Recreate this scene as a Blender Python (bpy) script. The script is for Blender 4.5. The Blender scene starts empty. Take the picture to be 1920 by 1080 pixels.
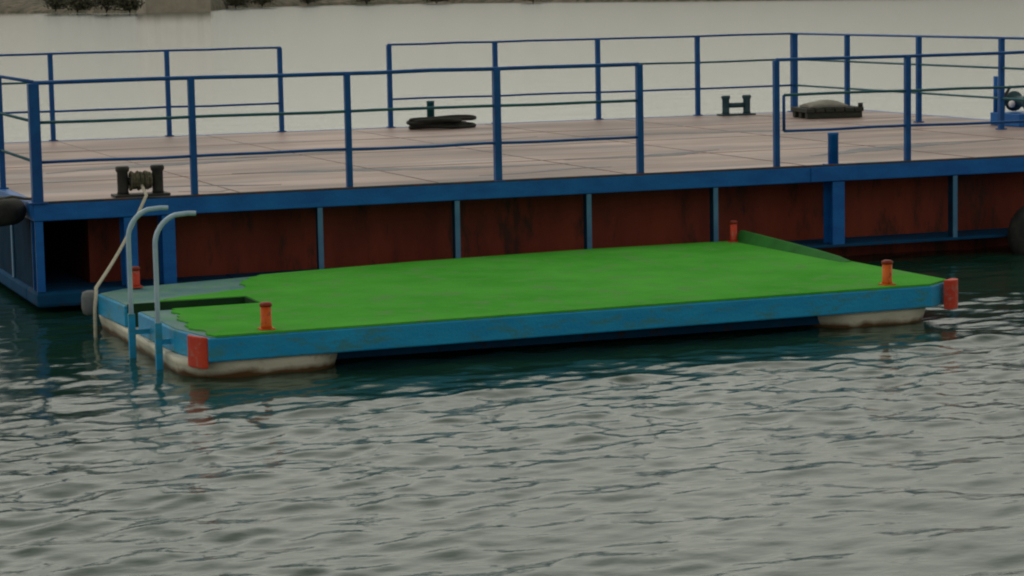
import bpy, bmesh, math, random
import numpy as np
from mathutils import Vector, Matrix
from mathutils.geometry import tessellate_polygon

random.seed(7)
scene = bpy.context.scene
COL = scene.collection
R = math.radians

# ------------------------------------------------------------------ camera
cam_data = bpy.data.cameras.new("camera")
cam = bpy.data.objects.new("camera", cam_data)
COL.objects.link(cam)
cam_data.sensor_width = 36.0
cam_data.lens = 87.19
cam_data.clip_start = 0.1
cam_data.clip_end = 12000
rx = Vector((0.9368, -0.3495, -0.0195)).normalized()
bz = Vector((-0.3448, -0.9311, 0.1193)).normalized()
uy = bz.cross(rx).normalized()
rx = uy.cross(bz).normalized()
M = Matrix((rx, uy, bz)).transposed().to_4x4()
M.translation = Vector((-3.7274, -22.4948, 2.8482))
cam.matrix_world = M
scene.camera = cam

# ------------------------------------------------------------------ sky, sun, exposure
SUN_EL, SUN_AZ = 55.0, -25.0
world = bpy.data.worlds.new("World")
scene.world = world
world.use_nodes = True
wn, wl = world.node_tree.nodes, world.node_tree.links
wn.clear()
w_out = wn.new("ShaderNodeOutputWorld")
w_bg = wn.new("ShaderNodeBackground")
w_sky = wn.new("ShaderNodeTexSky")
w_sky.sky_type = 'NISHITA'
w_sky.sun_disc = False
w_sky.sun_elevation = R(SUN_EL)
w_sky.sun_rotation = R(SUN_AZ)
w_sky.air_density = 1.0
w_sky.dust_density = 3.0
w_tc = wn.new("ShaderNodeTexCoord")
w_map = wn.new("ShaderNodeMapping")
w_map.inputs['Scale'].default_value = (1.6, 1.6, 5.0)
w_noise = wn.new("ShaderNodeTexNoise")
w_noise.inputs['Scale'].default_value = 1.5
w_noise.inputs['Detail'].default_value = 5.0
w_ramp = wn.new("ShaderNodeValToRGB")
w_ramp.color_ramp.elements[0].position = 0.30
w_ramp.color_ramp.elements[0].color = (5.6, 5.45, 4.75, 1)
w_ramp.color_ramp.elements[1].position = 0.72
w_ramp.color_ramp.elements[1].color = (7.4, 7.2, 6.3, 1)
w_mix = wn.new("ShaderNodeMixRGB")
w_mix.inputs[0].default_value = 0.93
wl.new(w_tc.outputs['Generated'], w_map.inputs['Vector'])
wl.new(w_map.outputs[0], w_noise.inputs['Vector'])
wl.new(w_noise.outputs[0], w_ramp.inputs[0])
wl.new(w_sky.outputs[0], w_mix.inputs[1])
wl.new(w_ramp.outputs[0], w_mix.inputs[2])
# thin overcast: the veil is brighter towards the horizon than overhead
w_sep = wn.new("ShaderNodeSeparateXYZ")
w_el = wn.new("ShaderNodeValToRGB")
w_el.color_ramp.interpolation = 'EASE'
for k, (p_, v_) in enumerate(((0.0, 1.0), (0.16, 1.30), (0.34, 1.40), (0.85, 0.62))):
    e_ = w_el.color_ramp.elements[k] if k < 2 else w_el.color_ramp.elements.new(p_)
    e_.position, e_.color = p_, (v_, v_, v_, 1)
# and brighter on the side of the veiled sun, over the lake
w_az = wn.new("ShaderNodeMapRange")
w_az.interpolation_type = 'SMOOTHSTEP'
w_az.inputs[1].default_value, w_az.inputs[2].default_value = -0.8, 0.6
w_az.inputs[3].default_value, w_az.inputs[4].default_value = 0.74, 1.12
w_am = wn.new("ShaderNodeMath"); w_am.operation = 'MULTIPLY'
w_mul = wn.new("ShaderNodeVectorMath"); w_mul.operation = 'SCALE'
wl.new(w_tc.outputs['Generated'], w_sep.inputs[0])
wl.new(w_sep.outputs[2], w_el.inputs[0])
wl.new(w_mix.outputs[0], w_mul.inputs[0])
wl.new(w_sep.outputs[1], w_az.inputs[0])
wl.new(w_el.outputs[0], w_am.inputs[0])
wl.new(w_az.outputs[0], w_am.inputs[1])
wl.new(w_am.outputs[0], w_mul.inputs['Scale'])
wl.new(w_mul.outputs[0], w_bg.inputs['Color'])
w_bg.inputs['Strength'].default_value = 0.098
wl.new(w_bg.outputs[0], w_out.inputs['Surface'])

sun_d = bpy.data.lights.new("sun", 'SUN')
sun_d.energy = 0.5
sun_d.angle = R(25)
sun_d.color = (1.0, 0.95, 0.87)
sun = bpy.data.objects.new("sun", sun_d)
COL.objects.link(sun)
# direction towards the sun
sd = Vector((math.sin(R(SUN_AZ)) * math.cos(R(SUN_EL)), math.cos(R(SUN_AZ)) * math.cos(R(SUN_EL)), math.sin(R(SUN_EL))))
sun.rotation_euler = sd.to_track_quat('Z', 'Y').to_euler()

vs = scene.view_settings
vs.view_transform = 'Standard'
vs.look = 'None'
vs.exposure = 0.0
vs.gamma = 1.0
vs.use_curve_mapping = False
scene.cycles.filter_width = 2.1
scene.cycles.max_bounces = 8

# ------------------------------------------------------------------ materials
def mat(name, c1, c2=None, rough=0.5, scale=6.0, detail=6.0, stretch=(1, 1, 1), c3=None, c3_pos=0.66,
        bump=0.0, bump_scale=40.0, metallic=0.0, rough2=None, lo=0.35, hi=0.65, spec=0.25):
    m = bpy.data.materials.new(name)
    m.use_nodes = True
    n, l = m.node_tree.nodes, m.node_tree.links
    b = n["Principled BSDF"]
    b.inputs['Roughness'].default_value = rough
    b.inputs['Metallic'].default_value = metallic
    b.inputs['Specular IOR Level'].default_value = spec
    tc = n.new("ShaderNodeTexCoord")
    mp = n.new("ShaderNodeMapping")
    mp.inputs['Scale'].default_value = stretch
    l.new(tc.outputs['Object'], mp.inputs['Vector'])
    nz = n.new("ShaderNodeTexNoise")
    nz.inputs['Scale'].default_value = scale
    nz.inputs['Detail'].default_value = detail
    nz.inputs['Roughness'].default_value = 0.62
    l.new(mp.outputs[0], nz.inputs['Vector'])
    rp = n.new("ShaderNodeValToRGB")
    e = rp.color_ramp.elements
    e[0].position, e[0].color = lo, (*c1, 1)
    e[1].position, e[1].color = hi, (*(c2 or c1), 1)
    l.new(nz.outputs[0], rp.inputs[0])
    out = rp.outputs[0]
    if c3:
        nz2 = n.new("ShaderNodeTexNoise")
        nz2.inputs['Scale'].default_value = scale * 2.7
        nz2.inputs['Detail'].default_value = 8
        nz2.inputs['Roughness'].default_value = 0.7
        l.new(mp.outputs[0], nz2.inputs['Vector'])
        rp2 = n.new("ShaderNodeValToRGB")
        rp2.color_ramp.elements[0].position = c3_pos - 0.05
        rp2.color_ramp.elements[0].color = (0, 0, 0, 1)
        rp2.color_ramp.elements[1].position = c3_pos + 0.06
        rp2.color_ramp.elements[1].color = (1, 1, 1, 1)
        l.new(nz2.outputs[0], rp2.inputs[0])
        mx = n.new("ShaderNodeMixRGB")
        l.new(rp2.outputs[0], mx.inputs[0])
        l.new(out, mx.inputs[1])
        mx.inputs[2].default_value = (*c3, 1)
        out = mx.outputs[0]
    l.new(out, b.inputs['Base Color'])
    if rough2 is not None:
        mr = n.new("ShaderNodeMapRange")
        mr.inputs[1].default_value, mr.inputs[2].default_value = lo, hi
        mr.inputs[3].default_value, mr.inputs[4].default_value = rough, rough2
        l.new(nz.outputs[0], mr.inputs[0])
        l.new(mr.outputs[0], b.inputs['Roughness'])
    if bump:
        nb = n.new("ShaderNodeTexNoise")
        nb.inputs['Scale'].default_value = bump_scale
        nb.inputs['Detail'].default_value = 4
        l.new(tc.outputs['Object'], nb.inputs['Vector'])
        bp = n.new("ShaderNodeBump")
        bp.inputs['Strength'].default_value = bump
        bp.inputs['Distance'].default_value = 0.01
        l.new(nb.outputs[0], bp.inputs['Height'])
        l.new(bp.outputs[0], b.inputs['Normal'])
    return m

RUST = (0.09, 0.035, 0.015)
M_BLUE = mat("barge blue paint", (0.004, 0.085, 0.32), (0.006, 0.13, 0.42), 0.45, 2.5, stretch=(1, 1, 2.5), c3=(0.05, 0.045, 0.05), c3_pos=0.70, bump=0.25)
M_RAIL = mat("railing blue paint", (0.002, 0.055, 0.21), (0.003, 0.085, 0.28), 0.45, 5, c3=(0.02, 0.02, 0.03), c3_pos=0.68)
M_TEAL = mat("faded teal rail paint", (0.008, 0.075, 0.12), (0.022, 0.12, 0.13), 0.5, 4)
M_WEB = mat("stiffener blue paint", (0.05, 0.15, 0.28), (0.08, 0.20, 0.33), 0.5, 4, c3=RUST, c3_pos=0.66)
M_WEBD = mat("stiffener web shaded navy paint", (0.003, 0.022, 0.05), (0.006, 0.034, 0.07), 0.8, 5, c3=(0.02, 0.018, 0.02), c3_pos=0.60, spec=0.04)  # shade on the webs painted in as a darker navy than the flanges
M_DECK = mat("weathered deck plate", (0.205, 0.165, 0.15), (0.43, 0.28, 0.23), 0.6, 0.8, stretch=(0.35, 1.6, 1), c3=(0.19, 0.195, 0.21), c3_pos=0.58, bump=0.3, bump_scale=18, rough2=0.38, lo=0.3, hi=0.7)
M_STREAK = mat("damp streak film", (0.12, 0.13, 0.155), (0.22, 0.21, 0.21), 0.6, 3)
M_HULL = mat("red oxide hull paint", (0.125, 0.017, 0.008), (0.215, 0.036, 0.014), 0.6, 1.6, stretch=(1.2, 1, 0.35), c3=(0.06, 0.017, 0.010), c3_pos=0.56, bump=0.4, bump_scale=12)
M_RUB = mat("rub rail blue paint", (0.004, 0.045, 0.11), (0.008, 0.065, 0.15), 0.75, 3, c3=(0.05, 0.035, 0.03), c3_pos=0.60, spec=0.05)
M_GREEN = mat("green turf carpet", (0.048, 0.30, 0.024), (0.082, 0.375, 0.044), 0.95, 1.2, detail=8, c3=(0.10, 0.29, 0.07), c3_pos=0.57, bump=0.9, bump_scale=55, spec=0.05)
M_DKGREEN = mat("dark green rubber edge", (0.008, 0.10, 0.010), (0.014, 0.15, 0.014), 0.8, 3)
M_WELL = mat("shade dark well lining", (0.003, 0.026, 0.006), (0.005, 0.042, 0.010), 0.8, 3)  # near-black green stands in for the shade inside the slot
M_RIM = mat("raft rim blue paint", (0.006, 0.235, 0.48), (0.012, 0.30, 0.55), 0.42, 1.6, stretch=(1, 1, 3), c3=(0.035, 0.22, 0.29), c3_pos=0.56, bump=0.35)
M_WORN = mat("bare worn raft deck", (0.05, 0.17, 0.18), (0.13, 0.25, 0.22), 0.6, 2.5, c3=(0.06, 0.26, 0.08), c3_pos=0.58)
M_RED = mat("red orange fender paint", (0.46, 0.034, 0.018), (0.54, 0.055, 0.022), 0.5, 6, c3=(0.34, 0.16, 0.12), c3_pos=0.58)
M_ORANGE = mat("orange post paint", (0.55, 0.075, 0.008), (0.64, 0.13, 0.014), 0.5, 6, c3=(0.20, 0.04, 0.018), c3_pos=0.60)
M_CAP = mat("dark red post cap paint", (0.14, 0.012, 0.006), (0.24, 0.03, 0.01), 0.5, 8)
M_GALV = mat("pale blue galvanised tube", (0.30, 0.44, 0.54), (0.40, 0.52, 0.60), 0.35, 8, metallic=0.15)
M_BLACK = mat("black rubber", (0.012, 0.013, 0.012), (0.03, 0.03, 0.027), 0.75, 8, bump=0.4)
M_IRON = mat("dark cast iron", (0.018, 0.02, 0.022), (0.045, 0.043, 0.035), 0.6, 9, c3=(0.09, 0.05, 0.03), c3_pos=0.68)
M_IRONT = mat("teal grey painted iron", (0.02, 0.055, 0.075), (0.035, 0.08, 0.10), 0.5, 8, c3=(0.02, 0.02, 0.02), c3_pos=0.64)
M_ROPE = mat("pale weathered rope", (0.36, 0.35, 0.27), (0.50, 0.47, 0.38), 0.85, 40)
M_OLDROPE = mat("olive grimy rope", (0.06, 0.058, 0.035), (0.13, 0.12, 0.08), 0.9, 30)
M_GREY = mat("grey fender rubber", (0.10, 0.12, 0.13), (0.17, 0.18, 0.18), 0.7, 6)
M_CANVAS = mat("pale canvas", (0.19, 0.185, 0.155), (0.27, 0.26, 0.22), 0.85, 5, bump=0.4, bump_scale=25)
M_TIMBER = mat("dark wet timber", (0.022, 0.028, 0.026), (0.05, 0.05, 0.038), 0.7, 5, stretch=(1, 6, 6))
M_WHITE = mat("white enamel", (0.68, 0.66, 0.70), (0.78, 0.76, 0.78), 0.35, 6)

def pontoon_mat():
    m = mat("pontoon off white paint", (0.50, 0.49, 0.39), (0.60, 0.58, 0.47), 0.5, 3.0, stretch=(1, 1, 1.5), c3=(0.35, 0.30, 0.20), c3_pos=0.62, bump=0.2)
    n, l = m.node_tree.nodes, m.node_tree.links
    b = n["Principled BSDF"]
    src = b.inputs['Base Color'].links[0].from_socket
    geo = n.new("ShaderNodeNewGeometry")
    sep = n.new("ShaderNodeSeparateXYZ")
    l.new(geo.outputs['Position'], sep.inputs[0])
    nz = n.new("ShaderNodeTexNoise")
    nz.inputs['Scale'].default_value = 5
    nz.inputs['Detail'].default_value = 5
    l.new(geo.outputs['Position'], nz.inputs['Vector'])
    ad = n.new("ShaderNodeMath"); ad.operation = 'MULTIPLY_ADD'
    l.new(nz.outputs[0], ad.inputs[0]); ad.inputs[1].default_value = -0.09
    l.new(sep.outputs[2], ad.inputs[2])
    mr = n.new("ShaderNodeMapRange")      # a band of algae and rust along the waterline
    mr.inputs[1].default_value, mr.inputs[2].default_value = -0.03, 0.012
    mr.inputs[3].default_value, mr.inputs[4].default_value = 1.0, 0.0
    l.new(ad.outputs[0], mr.inputs[0])
    mx = n.new("ShaderNodeMixRGB")
    l.new(mr.outputs[0], mx.inputs[0]); l.new(src, mx.inputs[1])
    mx.inputs[2].default_value = (0.10, 0.052, 0.02, 1)
    l.new(mx.outputs[0], b.inputs['Base Color'])
    return m
M_PONT = pontoon_mat()

# ------------------------------------------------------------------ mesh helpers
def tag(o, label=None, cat=None, group=None, kind=None):
    if label: o['label'] = label
    if cat: o['category'] = cat
    if group: o['group'] = group
    if kind: o['kind'] = kind
    return o

def empty(name, loc=(0, 0, 0)):
    o = bpy.data.objects.new(name, None)
    COL.objects.link(o)
    o.location = loc
    o.empty_display_size = 0.2
    return o

class MB:
    """collects shapes in world coordinates and links them as one mesh"""
    def __init__(self):
        self.bm = bmesh.new()
    def box(self, x0, x1, y0, y1, z0, z1):
        v = [self.bm.verts.new(p) for p in ((x0, y0, z0), (x1, y0, z0), (x1, y1, z0), (x0, y1, z0), (x0, y0, z1), (x1, y0, z1), (x1, y1, z1), (x0, y1, z1))]
        for f in ((3, 2, 1, 0), (4, 5, 6, 7), (0, 1, 5, 4), (1, 2, 6, 5), (2, 3, 7, 6), (3, 0, 4, 7)):
            self.bm.faces.new([v[i] for i in f])
        return self
    def prism(self, pts, z0, z1):
        a = [self.bm.verts.new((p[0], p[1], z0)) for p in pts]
        b = [self.bm.verts.new((p[0], p[1], z1)) for p in pts]
        n = len(pts)
        for tri in tessellate_polygon([[Vector((p[0], p[1], 0)) for p in pts]]):
            for ring in (a, b):
                try:
                    self.bm.faces.new([ring[i] for i in tri])
                except ValueError:
                    pass
        for i in range(n):
            self.bm.faces.new((a[i], a[(i + 1) % n], b[(i + 1) % n], b[i]))
        return self
    def tube(self, pts, r, seg=10, closed=False):
        P = [Vector(p) for p in pts]
        n = len(P)
        rad = r if isinstance(r, (list, tuple)) else [r] * n
        rings = []
        side = None
        for i in range(n):
            if closed:
                t = (P[(i + 1) % n] - P[i - 1]).normalized()
            else:
                t = (P[min(i + 1, n - 1)] - P[max(i - 1, 0)]).normalized()
            if side is None:
                ref = Vector((0, 0, 1)) if abs(t.z) < 0.9 else Vector((1, 0, 0))
                side = t.cross(ref).normalized()
            else:
                side = (side - t * side.dot(t)).normalized()
            up = side.cross(t)
            rings.append([self.bm.verts.new(P[i] + (side * math.cos(2 * math.pi * k / seg) + up * math.sin(2 * math.pi * k / seg)) * rad[i]) for k in range(seg)])
        m = n if closed else n - 1
        for i in range(m):
            a, b = rings[i], rings[(i + 1) % n]
            for k in range(seg):
                f = self.bm.faces.new((a[k], a[(k + 1) % seg], b[(k + 1) % seg], b[k]))
                f.smooth = True
        if not closed:
            self.bm.faces.new(rings[0])
            self.bm.faces.new(list(reversed(rings[-1])))
        return self
    def lathe(self, cx, cy, prof, seg=20, axis='z', cz=0.0):
        rings = []
        for (r, h) in prof:
            ring = []
            for k in range(seg):
                a = 2 * math.pi * k / seg
                if axis == 'z':
                    p = (cx + r * math.cos(a), cy + r * math.sin(a), cz + h)
                elif axis == 'x':
                    p = (cx + h, cy + r * math.cos(a), cz + r * math.sin(a))
                else:
                    p = (cx + r * math.cos(a), cy + h, cz + r * math.sin(a))
                ring.append(self.bm.verts.new(p))
            rings.append(ring)
        for a, b in zip(rings, rings[1:]):
            for k in range(seg):
                f = self.bm.faces.new((a[k], a[(k + 1) % seg], b[(k + 1) % seg], b[k]))
                f.smooth = True
        self.bm.faces.new(rings[0])
        self.bm.faces.new(list(reversed(rings[-1])))
        return self
    def build(self, name, material, parent=None, bevel=0.0):
        bmesh.ops.recalc_face_normals(self.bm, faces=self.bm.faces[:])
        me = bpy.data.meshes.new(name)
        self.bm.to_mesh(me)
        self.bm.free()
        me.materials.append(material)
        o = bpy.data.objects.new(name, me)
        COL.objects.link(o)
        if parent:
            o.parent = parent
            o.matrix_parent_inverse = parent_inv(parent)
        if bevel:
            md = o.modifiers.new("bevel", 'BEVEL')
            md.width = bevel
            md.segments = 2
            md.limit_method = 'ANGLE'
        return o

def parent_inv(p):
    m = Matrix.Identity(4)
    while p:
        m = Matrix.Translation(p.location) @ m
        p = p.parent
    return m.inverted()

def arc(c, r, a0, a1, n, ux, uz):
    c, ux, uz = Vector(c), Vector(ux), Vector(uz)
    return [tuple(c + ux * r * math.cos(a0 + (a1 - a0) * i / n) + uz * r * math.sin(a0 + (a1 - a0) * i / n)) for i in range(n + 1)]

# ------------------------------------------------------------------ water
RMS_SLOPE = 0.102
def make_water():
    rng = np.random.default_rng(11)
    xs = np.concatenate([-np.geomspace(7, 5000, 26)[::-1], np.arange(-6.93, 14, 0.04), np.geomspace(14, 5000, 24)])
    ys = np.concatenate([-np.geomspace(16, 3000, 20)[::-1], np.arange(-15.95, 2.0, 0.035), np.geomspace(2.0, 1200, 34)])
    X, Y = np.meshgrid(xs, ys)
    Z = np.zeros_like(X); DX = np.zeros_like(X); DY = np.zeros_like(X)
    # slow gusts that vary the chop from patch to patch
    G = 0.5 + 0.5 * np.sin(0.9 * X + 0.5 * Y + 1.0) * np.sin(0.35 * X - 0.8 * Y + 0.4)
    NW = 120
    for i in range(NW):
        lam = 0.12 * (1.1 / 0.12) ** rng.random()
        th = R(-78) + rng.normal(0, 0.62)          # travelling mostly along the view
        k = 2 * math.pi / lam
        kx, ky = k * math.cos(th), k * math.sin(th)
        amp = RMS_SLOPE * lam / (2 * math.pi) * math.sqrt(2 / NW)
        ph = rng.random() * 2 * math.pi
        w = (0.65 + 0.7 * G) if i % 2 else (1.3 - 0.6 * G)
        A = kx * X + ky * Y + ph
        Z += amp * w * np.cos(A)
        q = 0.95
        DX -= q * amp * w * math.cos(th) * np.sin(A)
        DY -= q * amp * w * math.sin(th) * np.sin(A)
    def ss(a, b, v):
        t = np.clip((v - a) / (b - a), 0, 1)
        return t * t * (3 - 2 * t)
    fade = ss(-7, -5.5, X) * (1 - ss(12.5, 14, X)) * ss(-16, -14.5, Y) * (1 - ss(0.5, 2.0, Y))
    calm = 0.48 + 0.52 * ss(5.0, 6.6, -Y + 0.18 * np.sin(2.1 * X) + 0.10 * X)   # sheltered beside the hull
    broad = 1.14 - 0.50 * ss(7.5, 10.5, -Y) * ss(-1.5, 3.0, X)
    f = fade * calm * broad
    V = np.stack([X + DX * f, Y + DY * f, Z * f], -1).reshape(-1, 3)
    ny, nx = X.shape
    idx = np.arange(nx * ny).reshape(ny, nx)
    F = np.stack([idx[:-1, :-1], idx[:-1, 1:], idx[1:, 1:], idx[1:, :-1]], -1).reshape(-1, 4)
    me = bpy.data.meshes.new("water")
    me.vertices.add(len(V)); me.vertices.foreach_set("co", V.ravel())
    me.loops.add(F.size); me.loops.foreach_set("vertex_index", F.ravel())
    me.polygons.add(len(F)); me.polygons.foreach_set("loop_start", np.arange(0, F.size, 4))
    me.polygons.foreach_set("use_smooth", np.ones(len(F), dtype=bool))
    me.update(calc_edges=True)
    m = bpy.data.materials.new("lake water")
    m.use_nodes = True
    n, l = m.node_tree.nodes, m.node_tree.links
    b = n["Principled BSDF"]
    b.inputs['Base Color'].default_value = (0.010, 0.042, 0.028, 1)
    b.inputs['Roughness'].default_value = 0.09
    b.inputs['IOR'].default_value = 1.333
    tc = n.new("ShaderNodeTexCoord")
    mp = n.new("ShaderNodeMapping")
    mp.inputs['Rotation'].default_value = (0, 0, R(28))
    mp.inputs['Scale'].default_value = (0.55, 1.0, 1)
    l.new(tc.outputs['Object'], mp.inputs['Vector'])
    n1 = n.new("ShaderNodeTexNoise"); n1.inputs['Scale'].default_value = 9.0; n1.inputs['Detail'].default_value = 5
    n2 = n.new("ShaderNodeTexNoise"); n2.inputs['Scale'].default_value = 1.1; n2.inputs['Detail'].default_value = 4
    l.new(mp.outputs[0], n1.inputs['Vector']); l.new(mp.outputs[0], n2.inputs['Vector'])
    b1 = n.new("ShaderNodeBump"); b1.inputs['Strength'].default_value = 0.5; b1.inputs['Distance'].default_value = 0.011
    b2 = n.new("ShaderNodeBump"); b2.inputs['Strength'].default_value = 0.25; b2.inputs['Distance'].default_value = 0.04
    l.new(n1.outputs[0], b1.inputs['Height']); l.new(n2.outputs[0], b2.inputs['Height'])
    l.new(b2.outputs[0], b1.inputs['Normal']); l.new(b1.outputs[0], b.inputs['Normal'])
    me.materials.append(m)
    o = bpy.data.objects.new("water", me)
    COL.objects.link(o)
    tag(o, "rippled grey green lake water around the raft and barge", kind="structure")
make_water()

# ------------------------------------------------------------------ far bank
SHORE = [(-1500, 900), (-400, 720), (20, 585), (70, 545), (87, 478), (91, 425), (104, 428), (130, 515), (160, 570), (190, 560), (196, 500), (200, 414), (212, 358), (240, 340), (300, 330), (700, 250), (2500, 100)]
def shore_pts(step=4.0):
    out = []
    for a, b in zip(SHORE, SHORE[1:]):
        a, b = Vector(a), Vector(b)
        k = max(1, int(min((b - a).length / step, 60)))
        for i in range(k):
            out.append(a.lerp(b, i / k))
    out.append(Vector(SHORE[-1]))
    for _ in range(10):
        out = [out[0]] + [(out[i - 1] + out[i] * 2 + out[i + 1]) / 4 for i in range(1, len(out) - 1)] + [out[-1]]
    return out
def make_bank():
    rnd = random.Random(3)
    pts = shore_pts()
    bm = bmesh.new()
    prof = [(-6, -0.8), (0, -0.05), (1.0, 0.35), (3, 0.75), (8, 1.3), (18, 2.2), (40, 3.5), (120, 7), (400, 18), (1500, 60)]
    rows = []
    c = Vector((-3.7, -22.5))
    for p in pts:
        d = (p - c).normalized()          # runs inland, away from the lake
        row = []
        ph = rnd.uniform(-0.3, 0.3)
        for (t, z) in prof:
            j = 0 if z < 0 else rnd.uniform(-0.28, 0.3) * min(1.0, 0.4 + t / 10)
            row.append(bm.verts.new((p.x + d.x * (t + ph * 2), p.y + d.y * (t + ph * 2), z + j)))
        rows.append(row)
    for a, b in zip(rows, rows[1:]):
        for k in range(len(prof) - 1):
            f = bm.faces.new((a[k], b[k], b[k + 1], a[k + 1])); f.smooth = True
    bmesh.ops.recalc_face_normals(bm, faces=bm.faces[:])
    me = bpy.data.meshes.new("far_bank"); bm.to_mesh(me); bm.free()
    me.materials.append(mat("far bank earth and scrub", (0.075, 0.062, 0.042), (0.19, 0.155, 0.115), 0.95, 0.16, detail=9, c3=(0.045, 0.055, 0.03), c3_pos=0.52, bump=0.5, bump_scale=2))
    o = bpy.data.objects.new("far_bank", me); COL.objects.link(o)
    tag(o, "low earthy bank with scrub along the far side of the lake", kind="structure")
make_bank()

def at_px(px, dist, inland=0.0):
    """a point on the far bank in the direction of a column of the photograph"""
    t = (px - 960) / 4650.0
    d = Vector((-bz.x, -bz.y)).normalized() + Vector((rx.x, rx.y)).normalized() * t
    d.normalize()
    return Vector((-3.73, -22.49)) + d * dist

M_LEAF = mat("scrub leaves", (0.055, 0.056, 0.036), (0.10, 0.095, 0.062), 0.8, 0.5)
M_TWIG = mat("scrub stems", (0.06, 0.045, 0.03), (0.10, 0.08, 0.06), 0.9, 3)
def make_bush(px, dist, z, h, w, label, seed):
    rnd = random.Random(seed)
    p = at_px(px, dist)
    root = empty("bush", (p.x, p.y, z))
    tag(root, label, "bush", "bushes on the far bank")
    st = MB()
    tips = []
    for k in range(7):
        a = rnd.uniform(0, 2 * math.pi); r = rnd.uniform(0.2, 0.9) * w * 0.45
        tip = (p.x + r * math.cos(a), p.y + r * math.sin(a), z + h * rnd.uniform(0.5, 0.95))
        st.tube([(p.x, p.y, z - 0.5), (p.x + 0.4 * r * math.cos(a), p.y + 0.4 * r * math.sin(a), z + 0.35 * h), tip], [0.07, 0.05, 0.02], 5)
        tips.append(tip)
    st.build("stem", M_TWIG, root)
    lf = MB()
    for k in range(1800):
        t = rnd.choice(tips)
        c = Vector((t[0] + rnd.gauss(0, w * 0.15), t[1] + rnd.gauss(0, w * 0.15), max(z + 0.05, t[2] + rnd.gauss(-0.12 * h, h * 0.24))))
        u = Vector((rnd.gauss(0, 1), rnd.gauss(0, 1), rnd.gauss(0, 1))).normalized() * rnd.uniform(0.14, 0.34)
        v = u.cross(Vector((rnd.gauss(0, 1), rnd.gauss(0, 1), rnd.gauss(0, 1)))).normalized() * rnd.uniform(0.08, 0.18)
        q = [lf.bm.verts.new(c + s) for s in (u, v, -u, -v)]
        lf.bm.faces.new(q)
    lf.build("foliage", M_LEAF, root)

def make_house(px, dist, z, w, d, h, wallm, label):
    p = at_px(px, dist)
    root = empty("lakeside_house", (p.x, p.y, z))
    tag(root, label, "house", "buildings on the far bank")
    x0, x1, y0, y1 = p.x - w / 2, p.x + w / 2, p.y - d / 2, p.y + d / 2
    MB().box(x0, x1, y0, y1, z - 1.5, z + h).build("wall", wallm, root)
    r = MB()
    e = 0.5
    v = [r.bm.verts.new(q) for q in ((x0 - e, y0 - e, z + h + .01), (x1 + e, y0 - e, z + h + .01), (x1 + e, y1 + e, z + h + .01), (x0 - e, y1 + e, z + h + .01), (x0 - e, p.y, z + h + d * 0.3), (x1 + e, p.y, z + h + d * 0.3))]
    for f in ((0, 1, 5, 4), (2, 3, 4, 5), (1, 2, 5), (3, 0, 4), (3, 2, 1, 0)):
        r.bm.faces.new([v[i] for i in f])
    r.build("roof", mat("roof tiles", (0.16, 0.06, 0.035), (0.24, 0.10, 0.06), 0.8, 4), root)
    dk = mat("dark window glass", (0.02, 0.025, 0.03), (0.03, 0.035, 0.04), 0.15, 2)
    n = max(2, int(w // 3.5))
    for i in range(n):
        cx = x0 + w * (i + 0.5) / n
        MB().box(cx - .6, cx + .6, y0 - .04, y0 + .05, z + 1.2, z + 2.4).build("window", dk, root)

make_house(340, 462, 1.35, 12, 8, 3.4, mat("pale plaster", (0.34, 0.30, 0.235), (0.42, 0.375, 0.30), 0.9, 0.8), "pale plastered low house near the water on the far bank")
make_house(18, 610, 1.6, 14, 8, 3.2, mat("ochre brick", (0.30, 0.15, 0.075), (0.38, 0.20, 0.10), 0.9, 0.8), "ochre brick house at the left end of the far bank")
for i, (px, dist, z, h, w, lab) in enumerate([
        (120, 500, 0.9, 2.6, 6, "broad grey green bush left of the dark thicket on the far bank"),
        (215, 455, 0.7, 3.2, 7, "tall dark thicket just left of the pale house on the far bank"),
        (258, 446, 0.6, 2.4, 4, "small dark bush against the left side of the pale house"),
        (160, 478, 0.7, 2.4, 6, "middle one of the bushes crowding left of the pale house"),
        (505, 570, 0.7, 2.2, 6, "brownish bush between the olive bush and the mid bank bush"),
        (700, 600, 0.6, 2.0, 7, "wide dark bush above the left end of the second back railing run"),
        (455, 545, 0.7, 2.4, 6, "olive bush just right of the pale house on the far bank"),
        (590, 598, 0.7, 2.2, 6, "dark bush in mid bank above the gap in the back railing"),
        (830, 580, 0.6, 1.8, 6, "low flat bush above the second run of back railing"),
        (1010, 535, 0.5, 1.5, 5, "rightmost low bush on the far bank, thin and pale")]):
    make_bush(px, dist, z, h, w, lab, 100 + i)

# ------------------------------------------------------------------ barge
ZD = 1.008                     # deck level above the water
LX, BY = 13.80, 10.05          # deck length and width
barge = empty("barge", (0, 0, 0))
tag(barge, "blue work barge with railed flat deck and rusty red hull behind the raft", "barge")

deck = MB().box(0.10, LX - .1, 0.10, BY - .1, ZD - 0.03, ZD - 0.004).build("deck", M_DECK, barge)

g = MB()                       # rim beam round the deck edge, butted at the corners
g.box(0.0, LX, 0.0, 0.10, ZD - 0.16, ZD)
g.box(0.0, LX, BY - 0.10, BY, ZD - 0.16, ZD)
g.box(0.0, 0.10, 0.10, BY - 0.10, ZD - 0.16, ZD - 0.002)
g.box(LX - 0.10, LX, 0.10, BY - 0.10, ZD - 0.16, ZD - 0.002)
gun = g.build("gunwale", M_BLUE, barge, 0.008)
lip = MB()                     # lip at the deck edge, coloured dark to draw its shading line
lip.tube([(0.0, 0.012, ZD + 0.004), (LX, 0.012, ZD + 0.004)], 0.014, 8)
lip.build("deck_lip", mat("shade line deck lip", (0.02, 0.03, 0.045), (0.05, 0.06, 0.07), 0.6, 3, c3=RUST, c3_pos=0.55), barge)

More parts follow.
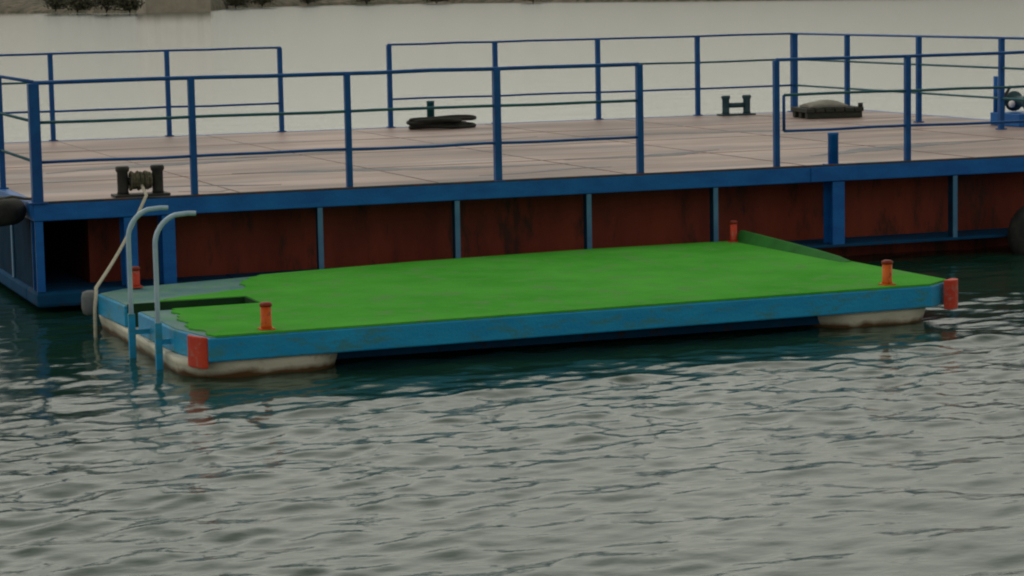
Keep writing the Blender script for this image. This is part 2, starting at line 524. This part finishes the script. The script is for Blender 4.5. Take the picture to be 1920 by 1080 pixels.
HY = 0.60                      # hull wall stands back under the deck edge
h = MB()
h.box(HY, LX - HY, HY, BY - HY, -0.6, ZD - 0.035)
hull = h.build("hull_wall", M_HULL, barge)
rb = MB()
rb.box(0.0, 1.9, 0.0, HY, 0.055, 0.20)
rb.box(0.0, HY, HY, BY - HY, 0.055, 0.198)
rb.build("rub_rail", M_RUB, barge, 0.03)
MB().box(1.9, LX, 0.0, HY, 0.172, 0.20).build("ledge", M_RUB, barge, 0.004)
MB().box(1.9, LX, BY - HY, BY, 0.172, 0.20).build("ledge", M_RUB, barge, 0.004)
rib_x = [1.32 + 1.3705 * i for i in range(1, 9) if i != 5] 
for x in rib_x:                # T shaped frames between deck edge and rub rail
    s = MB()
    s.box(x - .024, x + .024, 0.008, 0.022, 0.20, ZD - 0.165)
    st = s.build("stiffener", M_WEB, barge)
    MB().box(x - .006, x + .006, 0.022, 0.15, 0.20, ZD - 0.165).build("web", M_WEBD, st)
for x, w in ((0.042, .075), (0.88, .12), (1.235, .12), (8.18, .135)):
    s = MB()
    s.box(x - w / 2, x + w / 2, 0.006, 0.024, 0.20, ZD - 0.165)
    s.box(x - w / 2, x + w / 2, 0.20, 0.215, 0.20, ZD - 0.165)
    s.box(x - .008, x + .008, 0.024, 0.20, 0.20, ZD - 0.165)
    s.build("frame_column", M_BLUE, barge)
for y in (1.4, 2.8, 4.2, 5.6, 7.0, 8.4):
    s = MB()
    s.box(0.022, .15, y - .006, y + .006, 0.20, ZD - 0.165)
    s.box(0.008, 0.022, y - .04, y + .04, 0.20, ZD - 0.165)
    s.build("stiffener", M_WEB, barge)
MB().box(0.026, 0.036, 0.03, BY - .03, 0.20, ZD - .165).build('end_shade_plate', M_WEBD, barge)  # plate added to shield the hull end from light and darken the corner gap
# doubler plate on the rim where the mooring stub passes
MB().box(7.86, 8.38, -0.014, -0.001, ZD - 0.155, ZD - 0.01).build("doubler_plate", M_BLUE, barge, 0.004)

def post(x, y, hgt, w, parent, m=M_RAIL, round_=False):
    s = MB()
    s.box(x - w / 2, x + w / 2, y - w / 2, y + w / 2, ZD - 0.003, ZD + hgt)
    s.box(x - w * .9, x + w * .9, y - w * .8, y + w * .8, ZD - 0.003, ZD + 0.012)
    return s.build("post", m, parent, 0.004)

def railing(posts, y, hgt, widths, x_ext=None, mid=True, rr=0.017, mids=0.0145, mid_from=None):
    """posts along x; returns the part, its posts and lower bars as sub-parts"""
    a = x_ext[0] if x_ext else posts[0]
    b = x_ext[1] if x_ext else posts[-1]
    def bar(x0, z, amp=.006):
        rn = random.Random(int(x0 * 97 + z * 1000 + y * 31))
        k = max(4, int((b - x0) / .5))
        return [(x0 + (b - x0) * i / k, y + rn.uniform(-amp, amp), z + (rn.uniform(-amp, amp) if 0 < i < k else 0)) for i in range(k + 1)]
    r = MB().tube(bar(a, ZD + hgt, .004), rr, 8).build("railing", M_RAIL, barge)
    for x, w in zip(posts, widths):
        post(x, y, hgt - 0.004, w, r)
    ma = mid_from if mid_from is not None else a
    MB().tube(bar(ma, ZD + hgt * .672), mids, 8).build("middle_bar", M_TEAL, r)
    MB().tube(bar(ma, ZD + hgt * .340), mids, 8).build("lower_bar", M_RAIL, r)
    return r

FY = 0.05
HF, HB = 1.090, 1.131
railing([0.0475, 1.5, 3.0, 4.5, 6.0], FY, HF, [.096, .06, .056, .068, .062], rr=0.019)
fr = railing([7.5, 9.0, 10.5, 12.0, LX - .05], FY, HF, [.056, .058, .05, .05, .06], mid_from=7.585)
MB().tube([(7.585, FY, ZD + HF * .340), (7.585, FY, ZD + HF * .672)], 0.017, 8).build("upright_bar", M_RAIL, fr)
bx = [1.9522 + 1.542 * i for i in range(-1, 8)]
BYR = 9.9976
railing(bx[:4], BYR, HB, [.06] * 4, x_ext=(0.05, bx[3] + .02), rr=0.015)
railing(bx[4:], BYR, HB, [.062, .062, .062, .062, .085], x_ext=(bx[4] - .02, bx[8]), rr=0.015)
# end railings run from the back corner towards the front
def end_rail(x, ys, hgt, w):
    r = MB().tube([(x, ys[0], ZD + hgt), (x, ys[-1], ZD + hgt)], 0.016, 8).build("railing", M_RAIL, barge)
    for y in ys[1:-1]:
        post(x, y, hgt - .004, w, r)
    for f in (.672, .340):
        MB().tube([(x, ys[0], ZD + hgt * f), (x, ys[-1], ZD + hgt * f)], 0.0145, 8).build("middle_bar", M_TEAL, r)
end_rail(bx[8], [BYR, BYR - 1.6274, BYR - 3.613, BYR - 5.658, BYR - 7.7, 0.05], HB, .062)
end_rail(0.05, [0.05, 2.05, 4.05, 6.05, 8.05, BYR], HB - .03, .055)

def mooring_stub(x, y, hgt, r, m):
    s = MB()
    s.box(x - r * 1.6, x + r * 1.6, y - r * 1.25, y + r * 1.25, ZD - .002, ZD + .014)
    s.lathe(x, y, [(r, ZD), (r, ZD + hgt - .03), (r * 1.06, ZD + hgt - .028), (r * 1.06, ZD + hgt - .004), (r * .8, ZD + hgt)], 16)
    return s.build("mooring_stub", m, barge)
mooring_stub(8.16, 0.085, 0.335, 0.054, M_BLUE)
mooring_stub(7.06, 9.70, 0.36, 0.052, mat("dark teal stub paint", (0.008, 0.07, 0.09), (0.012, 0.10, 0.12), 0.5, 5))

def bitts(x, y, m, wraps):
    """two capped posts with a cross barrel; rope turns where the photo shows them"""
    base = MB().box(x - .26, x + .26, y - .11, y + .11, ZD - .002, ZD + .022).build("double_bitt", m, barge, .004)
    for s in (-1, 1):
        c = MB()
        c.lathe(x + s * .165, y, [(.058, ZD + .022), (.052, ZD + .05), (.052, ZD + .225), (.064, ZD + .24), (.066, ZD + .268), (.056, ZD + .282)], 18)
        c.build("bitt_post", m, base)
    MB().lathe(x, y, [(.036, -.114), (.036, .114)], 16, 'x', ZD + .14).build("cross_barrel", m, base)
    if wraps:
        for k in range(9):
            xx = x - .088 + .022 * k
            ring = [(xx + .004 * math.sin(3 * k + a), y + (.066 + .006 * math.sin(k)) * math.cos(a), ZD + .142 + (.074 + .008 * math.cos(2 * k)) * math.sin(a)) for a in [2 * math.pi * i / 16 for i in range(16)]]
            MB().tube(ring, .0135, 6, True).build("rope_turn", M_OLDROPE, base)
    return base
bitts(1.065, 0.385, M_IRON, True)
bitts(11.68, 9.72, M_IRONT, False)

# winch on the far deck beside the end railing
wx, wy = 13.20, 5.15
wx = 13.22
wb = MB().box(wx - .05, wx + .42, wy - .55, wy + .15, ZD - .002, ZD + .16).build("winch", M_BLUE, barge, .01)
MB().lathe(wx + .2, wy - .2, [(.13, -.24), (.13, -.21), (.07, -.20), (.07, .16), (.13, .17), (.13, .2)], 18, 'y', ZD + .30).build("drum", M_IRONT, wb)
MB().tube([(wx + .02, wy - .05, ZD + .16), (wx + .03, wy - .06, ZD + .36), (wx + .10, wy - .10, ZD + .50)], [.022, .022, .018], 8).build("brake_lever", M_IRON, wb)
MB().lathe(wx + .08, wy - .16, [(.01, -.045), (.034, -.034), (.045, 0), (.034, .034), (.01, .045)], 14, 'z', ZD + .27).build("handle_ball", M_WHITE, wb)
MB().tube([(wx + .0, wy + .10, ZD + .14), (wx + .0, wy + .10, ZD + .62)], .03, 8).build("bracket_post", M_BLUE, wb)

sm = MB()
for k in range(1, 7):
    sm.tube([(1.98 * k, .11, ZD - .003), (1.98 * k, BY - .11, ZD - .003)], .004, 6)
for y in (2.6, 5.1, 7.6):
    sm.tube([(.11, y, ZD - .0035), (LX - .11, y, ZD - .0035)], .004, 6)
sm.build("weld_seam", mat("weld seam", (0.17, 0.135, 0.12), (0.29, 0.21, 0.175), 0.6, 5), deck)
# faint damp streaks and weld seams on the deck plate
def streak(x0, y0, x1, y1, w, seed):
    rnd = random.Random(seed)
    n = 26
    a, b = Vector((x0, y0)), Vector((x1, y1))
    t = (b - a).normalized(); nn = Vector((-t.y, t.x))
    up, dn = [], []
    for i in range(n + 1):
        f = i / n
        p = a.lerp(b, f) + nn * 0.12 * math.sin(5 * f + seed)
        ww = w * math.sin(math.pi * min(max(f, 0.03), 0.97)) * rnd.uniform(.6, 1.1)
        up.append(p + nn * ww * .5); dn.append(p - nn * ww * .5)
    s = MB()
    poly = dn + up[::-1]
    s.prism([(p.x, p.y) for p in poly], ZD - .004, ZD - .0015)
    return s
for k, a in enumerate([(1.2, 1.3, 2.6, 1.1, .16), (2.5, 2.6, 6.0, 2.0, .45), (6.2, 2.4, 8.3, 3.0, .4), (3.2, 5.2, 7.5, 6.6, .35), (4.6, 1.0, 6.2, 1.2, .14), (8.6, 1.6, 11.6, 2.6, .5), (0.8, 4.0, 3.4, 4.9, .5), (7.8, 6.3, 11.5, 6.0, .4), (1.5, .55, 2.0, .6, .08)]):
    streak(*a, seed=k).build("damp_patch", M_STREAK, barge)

# ------------------------------------------------------------------ tyres hung on the barge
def tyre(cx, cy, cz, R0, r0, axis, label):
    root = MB()
    prof = []
    for k in range(16):
        a = 2 * math.pi * k / 16
        prof.append((R0 - r0 + r0 * math.cos(a) * (1 if math.cos(a) > 0 else 1.25), r0 * 1.05 * math.sin(a)))
    seg = 36
    rings = []
    for (rr, hh) in prof:
        ring = []
        for k in range(seg):
            a = 2 * math.pi * k / seg
            tread = 1 + (0.012 if k % 2 else 0) * (1 if rr > R0 - r0 else 0)
            if axis == 'x':
                ring.append(root.bm.verts.new((cx + hh, cy + rr * tread * math.cos(a), cz + rr * tread * math.sin(a))))
            elif axis == 'z':
                ring.append(root.bm.verts.new((cx + rr * tread * math.cos(a), cy + rr * tread * math.sin(a), cz + hh)))
            else:
                ring.append(root.bm.verts.new((cx + rr * tread * math.cos(a), cy + hh, cz + rr * tread * math.sin(a))))
        rings.append(ring)
    for i in range(len(rings)):
        a, b = rings[i], rings[(i + 1) % len(rings)]
        for k in range(seg):
            f = root.bm.faces.new((a[k], a[(k + 1) % seg], b[(k + 1) % seg], b[k])); f.smooth = True
    o = root.build("tyre_fender", M_BLACK)
    tag(o, label, "tyre", "old tyres used as fenders")
    return o
tl = tyre(-0.375, 0.42, ZD - .085, .37, .115, 'z', "black tyre fender lashed flat against the left corner of the barge deck")
MB().tube([(-.17, .42, ZD - .21), (-.24, .42, ZD + .03), (-.12, .42, ZD + .045), (-.01, .42, ZD + .02), (.10, .42, ZD + .012)], .014, 7).build("lashing", M_OLDROPE, tl)
tr = tyre(10.44, -0.12, 0.20, .33, .115, 'y', "black tyre fender low on the barge side at the right edge of view")
MB().tube([(10.44, -.12, .42), (10.44, -.06, .6), (10.44, -.03, ZD - .1), (10.44, .03, ZD + .02)], .012, 7).build("lashing", M_OLDROPE, tr)

# ------------------------------------------------------------------ things lying on the barge deck
def rope_heap():
    rnd = random.Random(5)
    m = MB()
    cx, cy = 7.04, 9.33
    for k in range(7):
        a0, ln, wd = rnd.uniform(-.12, .12), rnd.uniform(.34, .50), rnd.uniform(.10, .24)
        ox, oy = rnd.uniform(-.08, .08), rnd.uniform(-.06, .06)
        pts = []
        for i in range(28):
            t = 2 * math.pi * i / 28
            x = ln * math.cos(t) + ox; y = wd * math.sin(t) + oy
            pts.append((cx + x * math.cos(a0) - y * math.sin(a0), cy + x * math.sin(a0) + y * math.cos(a0), ZD + .028 + .017 * k + .012 * math.sin(2 * t + k)))
        m.tube(pts, .026, 8, True)
    o = m.build("coiled_hose", M_BLACK)
    tag(o, "heap of black hose coiled round the teal stub at the back of the deck", "hose")
rope_heap()

def crate():
    x0, y0 = 12.40, 8.30
    o = empty("timber_pallet", (x0, y0, ZD))
    tag(o, "low dark timber pallet near the back right corner of the deck", "pallet")
    yaw = R(-8)
    def tr(x, y): return (x0 + x * math.cos(yaw) - y * math.sin(yaw), y0 + x * math.sin(yaw) + y * math.cos(yaw))
    for k in range(3):
        MB().prism([tr(-.40, -.3 + .26 * k), tr(.40, -.3 + .26 * k), tr(.40, -.2 + .26 * k), tr(-.40, -.2 + .26 * k)], ZD, ZD + .085).build("bearer", M_TIMBER, o, .006)
    for k in range(6):
        MB().prism([tr(-.42 + .142 * k, -.33), tr(-.30 + .142 * k, -.33), tr(-.30 + .142 * k, .36), tr(-.42 + .142 * k, .36)], ZD + .087, ZD + .14 + .004 * (k % 2)).build("board", M_TIMBER, o, .006)
    MB().tube([(*tr(.39, -.25), ZD + .14), (*tr(.39, -.25), ZD + .20)], .035, 10).build("peg", M_IRON, o)
    # the canvas bundle that lies on it
    m = MB()
    n, k2 = 14, 10
    rows = []
    for i in range(n):
        f = i / (n - 1)
        row = []
        for j in range(k2):
            g_ = j / (k2 - 1)
            env = (math.sin(math.pi * min(max(f, .02), .98)) ** .35) * (math.sin(math.pi * min(max(g_, .02), .98)) ** .45)
            row.append((-.33 + .56 * f, -.24 + .5 * g_, ZD + .152 + .085 * env * (1 + .10 * math.sin(9 * f + 4 * g_))))
        rows.append(row)
    top = [[m.bm.verts.new((*tr(p[0], p[1]), p[2])) for p in r_] for r_ in rows]
    bot = [[m.bm.verts.new((*tr(p[0], p[1]), ZD + .15)) for p in r_] for r_ in rows]
    for i in range(n - 1):
        for j in range(k2 - 1):
            m.bm.faces.new((top[i][j], top[i + 1][j], top[i + 1][j + 1], top[i][j + 1])).smooth = True
            m.bm.faces.new((bot[i][j], bot[i][j + 1], bot[i + 1][j + 1], bot[i + 1][j]))
    edge = [(i, 0) for i in range(n)] + [(n - 1, j) for j in range(1, k2)] + [(i, k2 - 1) for i in range(n - 2, -1, -1)] + [(0, j) for j in range(k2 - 2, 0, -1)]
    for a, b in zip(edge, edge[1:] + edge[:1]):
        m.bm.faces.new((top[a[0]][a[1]], top[b[0]][b[1]], bot[b[0]][b[1]], bot[a[0]][a[1]]))
    c = m.build("canvas_bundle", M_CANVAS)
    tag(c, "folded pale canvas bundle lying on the dark timber pallet", "canvas")
crate()

# ------------------------------------------------------------------ the green raft
ZT = 0.328
raft = empty("swimming_raft", (0, 0, 0))
tag(raft, "floating raft with green turf deck, blue rim and white pontoons", "raft")
NOTCH = [(0.335, -2.28), (1.36, -2.28), (1.36, -2.76), (0.345, -2.76)]
OUT = [(0.50, -4.56), (6.735, -4.37), (7.03, -4.14), (6.95, -0.55), (6.78, -0.27), (5.33, -0.25), (3.48, -0.43), (1.85, -0.76), (0.62, -1.06), (0.29, -1.36)] + NOTCH + [(0.375, -3.93)]
def inset(poly, d):
    n = len(poly); out = []
    for i in range(n):
        a, b, c = Vector(poly[i - 1]), Vector(poly[i]), Vector(poly[(i + 1) % n])
        t1, t2 = (b - a).normalized(), (c - b).normalized()
        n1, n2 = Vector((-t1.y, t1.x)), Vector((-t2.y, t2.x))
        bis = (n1 + n2); bis = bis / max(bis.length_squared / 2, .3)
        out.append(tuple(b + bis * d))
    return out
rim = MB().prism(OUT, 0.135, ZT - .012).build("rim", M_RIM, raft, .012)
carpet_out = [(0.56, -4.548), (6.73, -4.355), (7.015, -4.13), (6.935, -0.56), (6.77, -0.285), (5.33, -0.265), (3.48, -0.445), (1.88, -0.77), (1.62, -1.15), (1.50, -1.75), (0.75, -2.10), (0.62, -2.24), (1.375, -2.265), (1.375, -2.775), (0.62, -2.79), (0.56, -3.3), (0.49, -3.95)]
# ragged edge where the turf is worn
rr_ = random.Random(9)
cp = []
for i in range(len(carpet_out)):
    a, b = Vector(carpet_out[i]), Vector(carpet_out[(i + 1) % len(carpet_out)])
    cp.append(tuple(a))
    if 7 <= i and i not in (11, 12, 13):
        for f in [.06 * k_ for k_ in range(1, 16)]:
            q = a.lerp(b, f); cp.append((q.x + rr_.uniform(-.012, .012) + .025 * math.sin(9 * f + i), q.y + rr_.uniform(-.01, .01)))
MB().prism(cp, ZT - .010, ZT + .006).build("turf_carpet", M_GREEN, raft)
MB().prism(inset(OUT, .02), ZT - .03, ZT - .006).build("bare_deck", M_WORN, raft)
# lining of the ladder well, the recess shade put into its near-black colour
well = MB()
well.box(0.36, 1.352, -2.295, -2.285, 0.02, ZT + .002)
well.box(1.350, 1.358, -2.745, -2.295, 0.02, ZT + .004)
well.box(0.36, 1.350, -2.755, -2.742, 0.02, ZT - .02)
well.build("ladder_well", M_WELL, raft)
# raised strip along the right end
kb = MB()
kb.bm.free(); kb = MB()
pa, pb = Vector((6.92, -.36)), Vector((6.95, -2.55))
n_ = 10
prev = None
for i in range(n_ + 1):
    f = i / n_
    p = pa.lerp(pb, f)
    hh = .10 * (1 - f) ** .6 + .012
    ring = [kb.bm.verts.new(q) for q in ((p.x - .10, p.y, ZT + .004), (p.x + .005, p.y, ZT + .004), (p.x + .005, p.y, ZT + hh), (p.x - .03, p.y, ZT + hh))]
    if prev:
        for k in range(4):
            kb.bm.faces.new((prev[k], prev[(k + 1) % 4], ring[(k + 1) % 4], ring[k]))
    else:
        kb.bm.faces.new(ring)
    prev = ring
kb.bm.faces.new(prev)
kb.build("kickboard", M_DKGREEN, raft)

def rounded(x0, x1, y0, y1, rf, rbk, n=9):
    pts = []
    for (cx, cy, r, a0) in ((x1 - rf, y0 + rf * 1.0, rf, -90), (x1 - rbk, y1 - rbk, rbk, 0), (x0 + rbk, y1 - rbk, rbk, 90), (x0 + rf, y0 + rf, rf, 180)):
        for i in range(n):
            a = R(a0 + 90 * i / (n - 1))
            pts.append((cx + r * math.cos(a), cy + r * math.sin(a)))
    return pts
def pontoon(x0, x1, y0, y1, rf):
    m = MB()
    rings = []
    for z, ins in ((-.32, .16), (-.2, .09), (-.08, .045), (0.02, .022), (0.08, .008), (0.133, 0.0)):
        P = rounded(x0 + ins, x1 - ins, y0 + ins, y1 - ins, rf, .12)
        rings.append([m.bm.verts.new((p[0], p[1], z)) for p in P])
    for a, b in zip(rings, rings[1:]):
        k = len(a)
        for i in range(k):
            m.bm.faces.new((a[i], a[(i + 1) % k], b[(i + 1) % k], b[i])).smooth = True
    m.bm.faces.new(list(reversed(rings[0]))); m.bm.faces.new(rings[-1])
    m.build("pontoon", M_PONT, raft)
pontoon(0.33, 1.62, -4.50, -1.05, .40)
pontoon(5.72, 6.86, -4.33, -0.40, .36)
# cross beams joining the pontoons
for y in (-4.1, -2.6, -0.95):
    MB().box(1.55, 5.80, y - .05, y + .05, 0.03, 0.133).build("cross_beam", M_RUB, raft)

def pad(cx, cy, ang, w, z0, z1, dep):
    c, s = math.cos(ang), math.sin(ang)
    pts = []
    for i in range(9):
        a = math.pi * i / 8
        lx, ly = -w / 2 * math.cos(a), -dep * math.sin(a) ** .6
        pts.append((cx + lx * c - ly * s, cy + lx * s + ly * c))
    o = MB().prism(pts, z0, z1).build("corner_pad", M_RED, raft, .012)
    return o
pad(0.455, -4.42, R(-70), .26, 0.085, ZT - .005, .045)
pad(6.965, -4.235, R(38), .18, 0.10, ZT + .02, .085)

def stub_post(x, y, m, hgt, w):
    s = MB()
    s.box(x - w * .75, x + w * .75, y - w * .7, y + w * .7, ZT + .006, ZT + .018)
    s.lathe(x, y, [(w * .60, ZT + .016), (w * .56, ZT + .04), (w * .56, ZT + hgt - .035)], 14)
    o = s.build("mooring_post", m, raft)
    MB().lathe(x, y, [(w * .56, ZT + hgt - .034), (w * .66, ZT + hgt - .028), (w * .64, ZT + hgt - .01), (w * .4, ZT + hgt)], 14).build("post_cap", M_CAP, o)
    return o
stub_post(0.985, -4.40, M_ORANGE, .215, .075)
stub_post(6.385, -4.24, M_ORANGE, .215, .075)
stub_post(6.80, -.40, M_RED, .22, .06)
stub_post(0.66, -1.18, M_RED, .19, .075)
# grey fender block on the back left corner
gf = MB(); gf.lathe(0.235, -1.30, [(.03, .13), (.065, .15), (.075, .2), (.075, .29), (.065, .33), (.03, .345)], 14)
gf.build("end_fender", M_GREY, raft)

# swim ladder on the left end
ladder = empty("ladder", (0.25, -3.47, 0))
ladder.parent = raft
for (x, y) in ((0.215, -3.14), (0.285, -3.80)):
    MB().box(x - .027, x + .027, y - .02, y + .02, -.75, ZT + .03).build("stringer", M_RIM, ladder, .004)
for (x, y, top) in ((0.215, -3.14, 1.19), (0.285, -3.80, 1.195)):
    r = .235
    pts = [(x, y, .12), (x, y, .5), (x, y, top - r)] + arc((x + r, y, top - r), r, math.pi, math.pi * .60, 8, (1, 0, 0), (0, 0, 1))[1:] + [(x + r + .03, y, top - .003), (x + r + .09, y, top - .006)]
    MB().tube(pts, .0195, 10).build("handrail", M_GALV, ladder)
for z in (-.60, -.35, -.10):
    MB().tube([(0.215, -3.16, z), (0.285, -3.78, z)], .018, 8).build("rung", M_GALV, ladder)
for (x, y) in ((0.215, -3.14), (0.285, -3.80)):
    MB().box(x + .02, 0.40, y - .015, y + .015, .19, .23).build("bracket", M_RIM, ladder)

# ------------------------------------------------------------------ mooring rope
def mooring_rope():
    P0, P1, P2 = Vector((1.065, .32, ZD + .10)), Vector((1.03, -.035, ZD + .035)), Vector((0.235, -1.60, .40))
    pts = [P0, Vector((1.05, .12, ZD + .05)), P1]
    for i in range(1, 15):
        f = i / 14
        p = P1.lerp(P2, f); p.z -= .05 * math.sin(math.pi * f)
        pts.append(p)
    pts += [Vector((.222, -1.66, .35)), Vector((.20, -1.70, .24)), Vector((.195, -1.71, .08)), Vector((.19, -1.72, -.4))]
    o = MB().tube(pts, .0155, 8).build("mooring_rope", M_ROPE)
    tag(o, "pale rope running from the barge bitts down past the raft corner into the water", "rope")
mooring_rope()
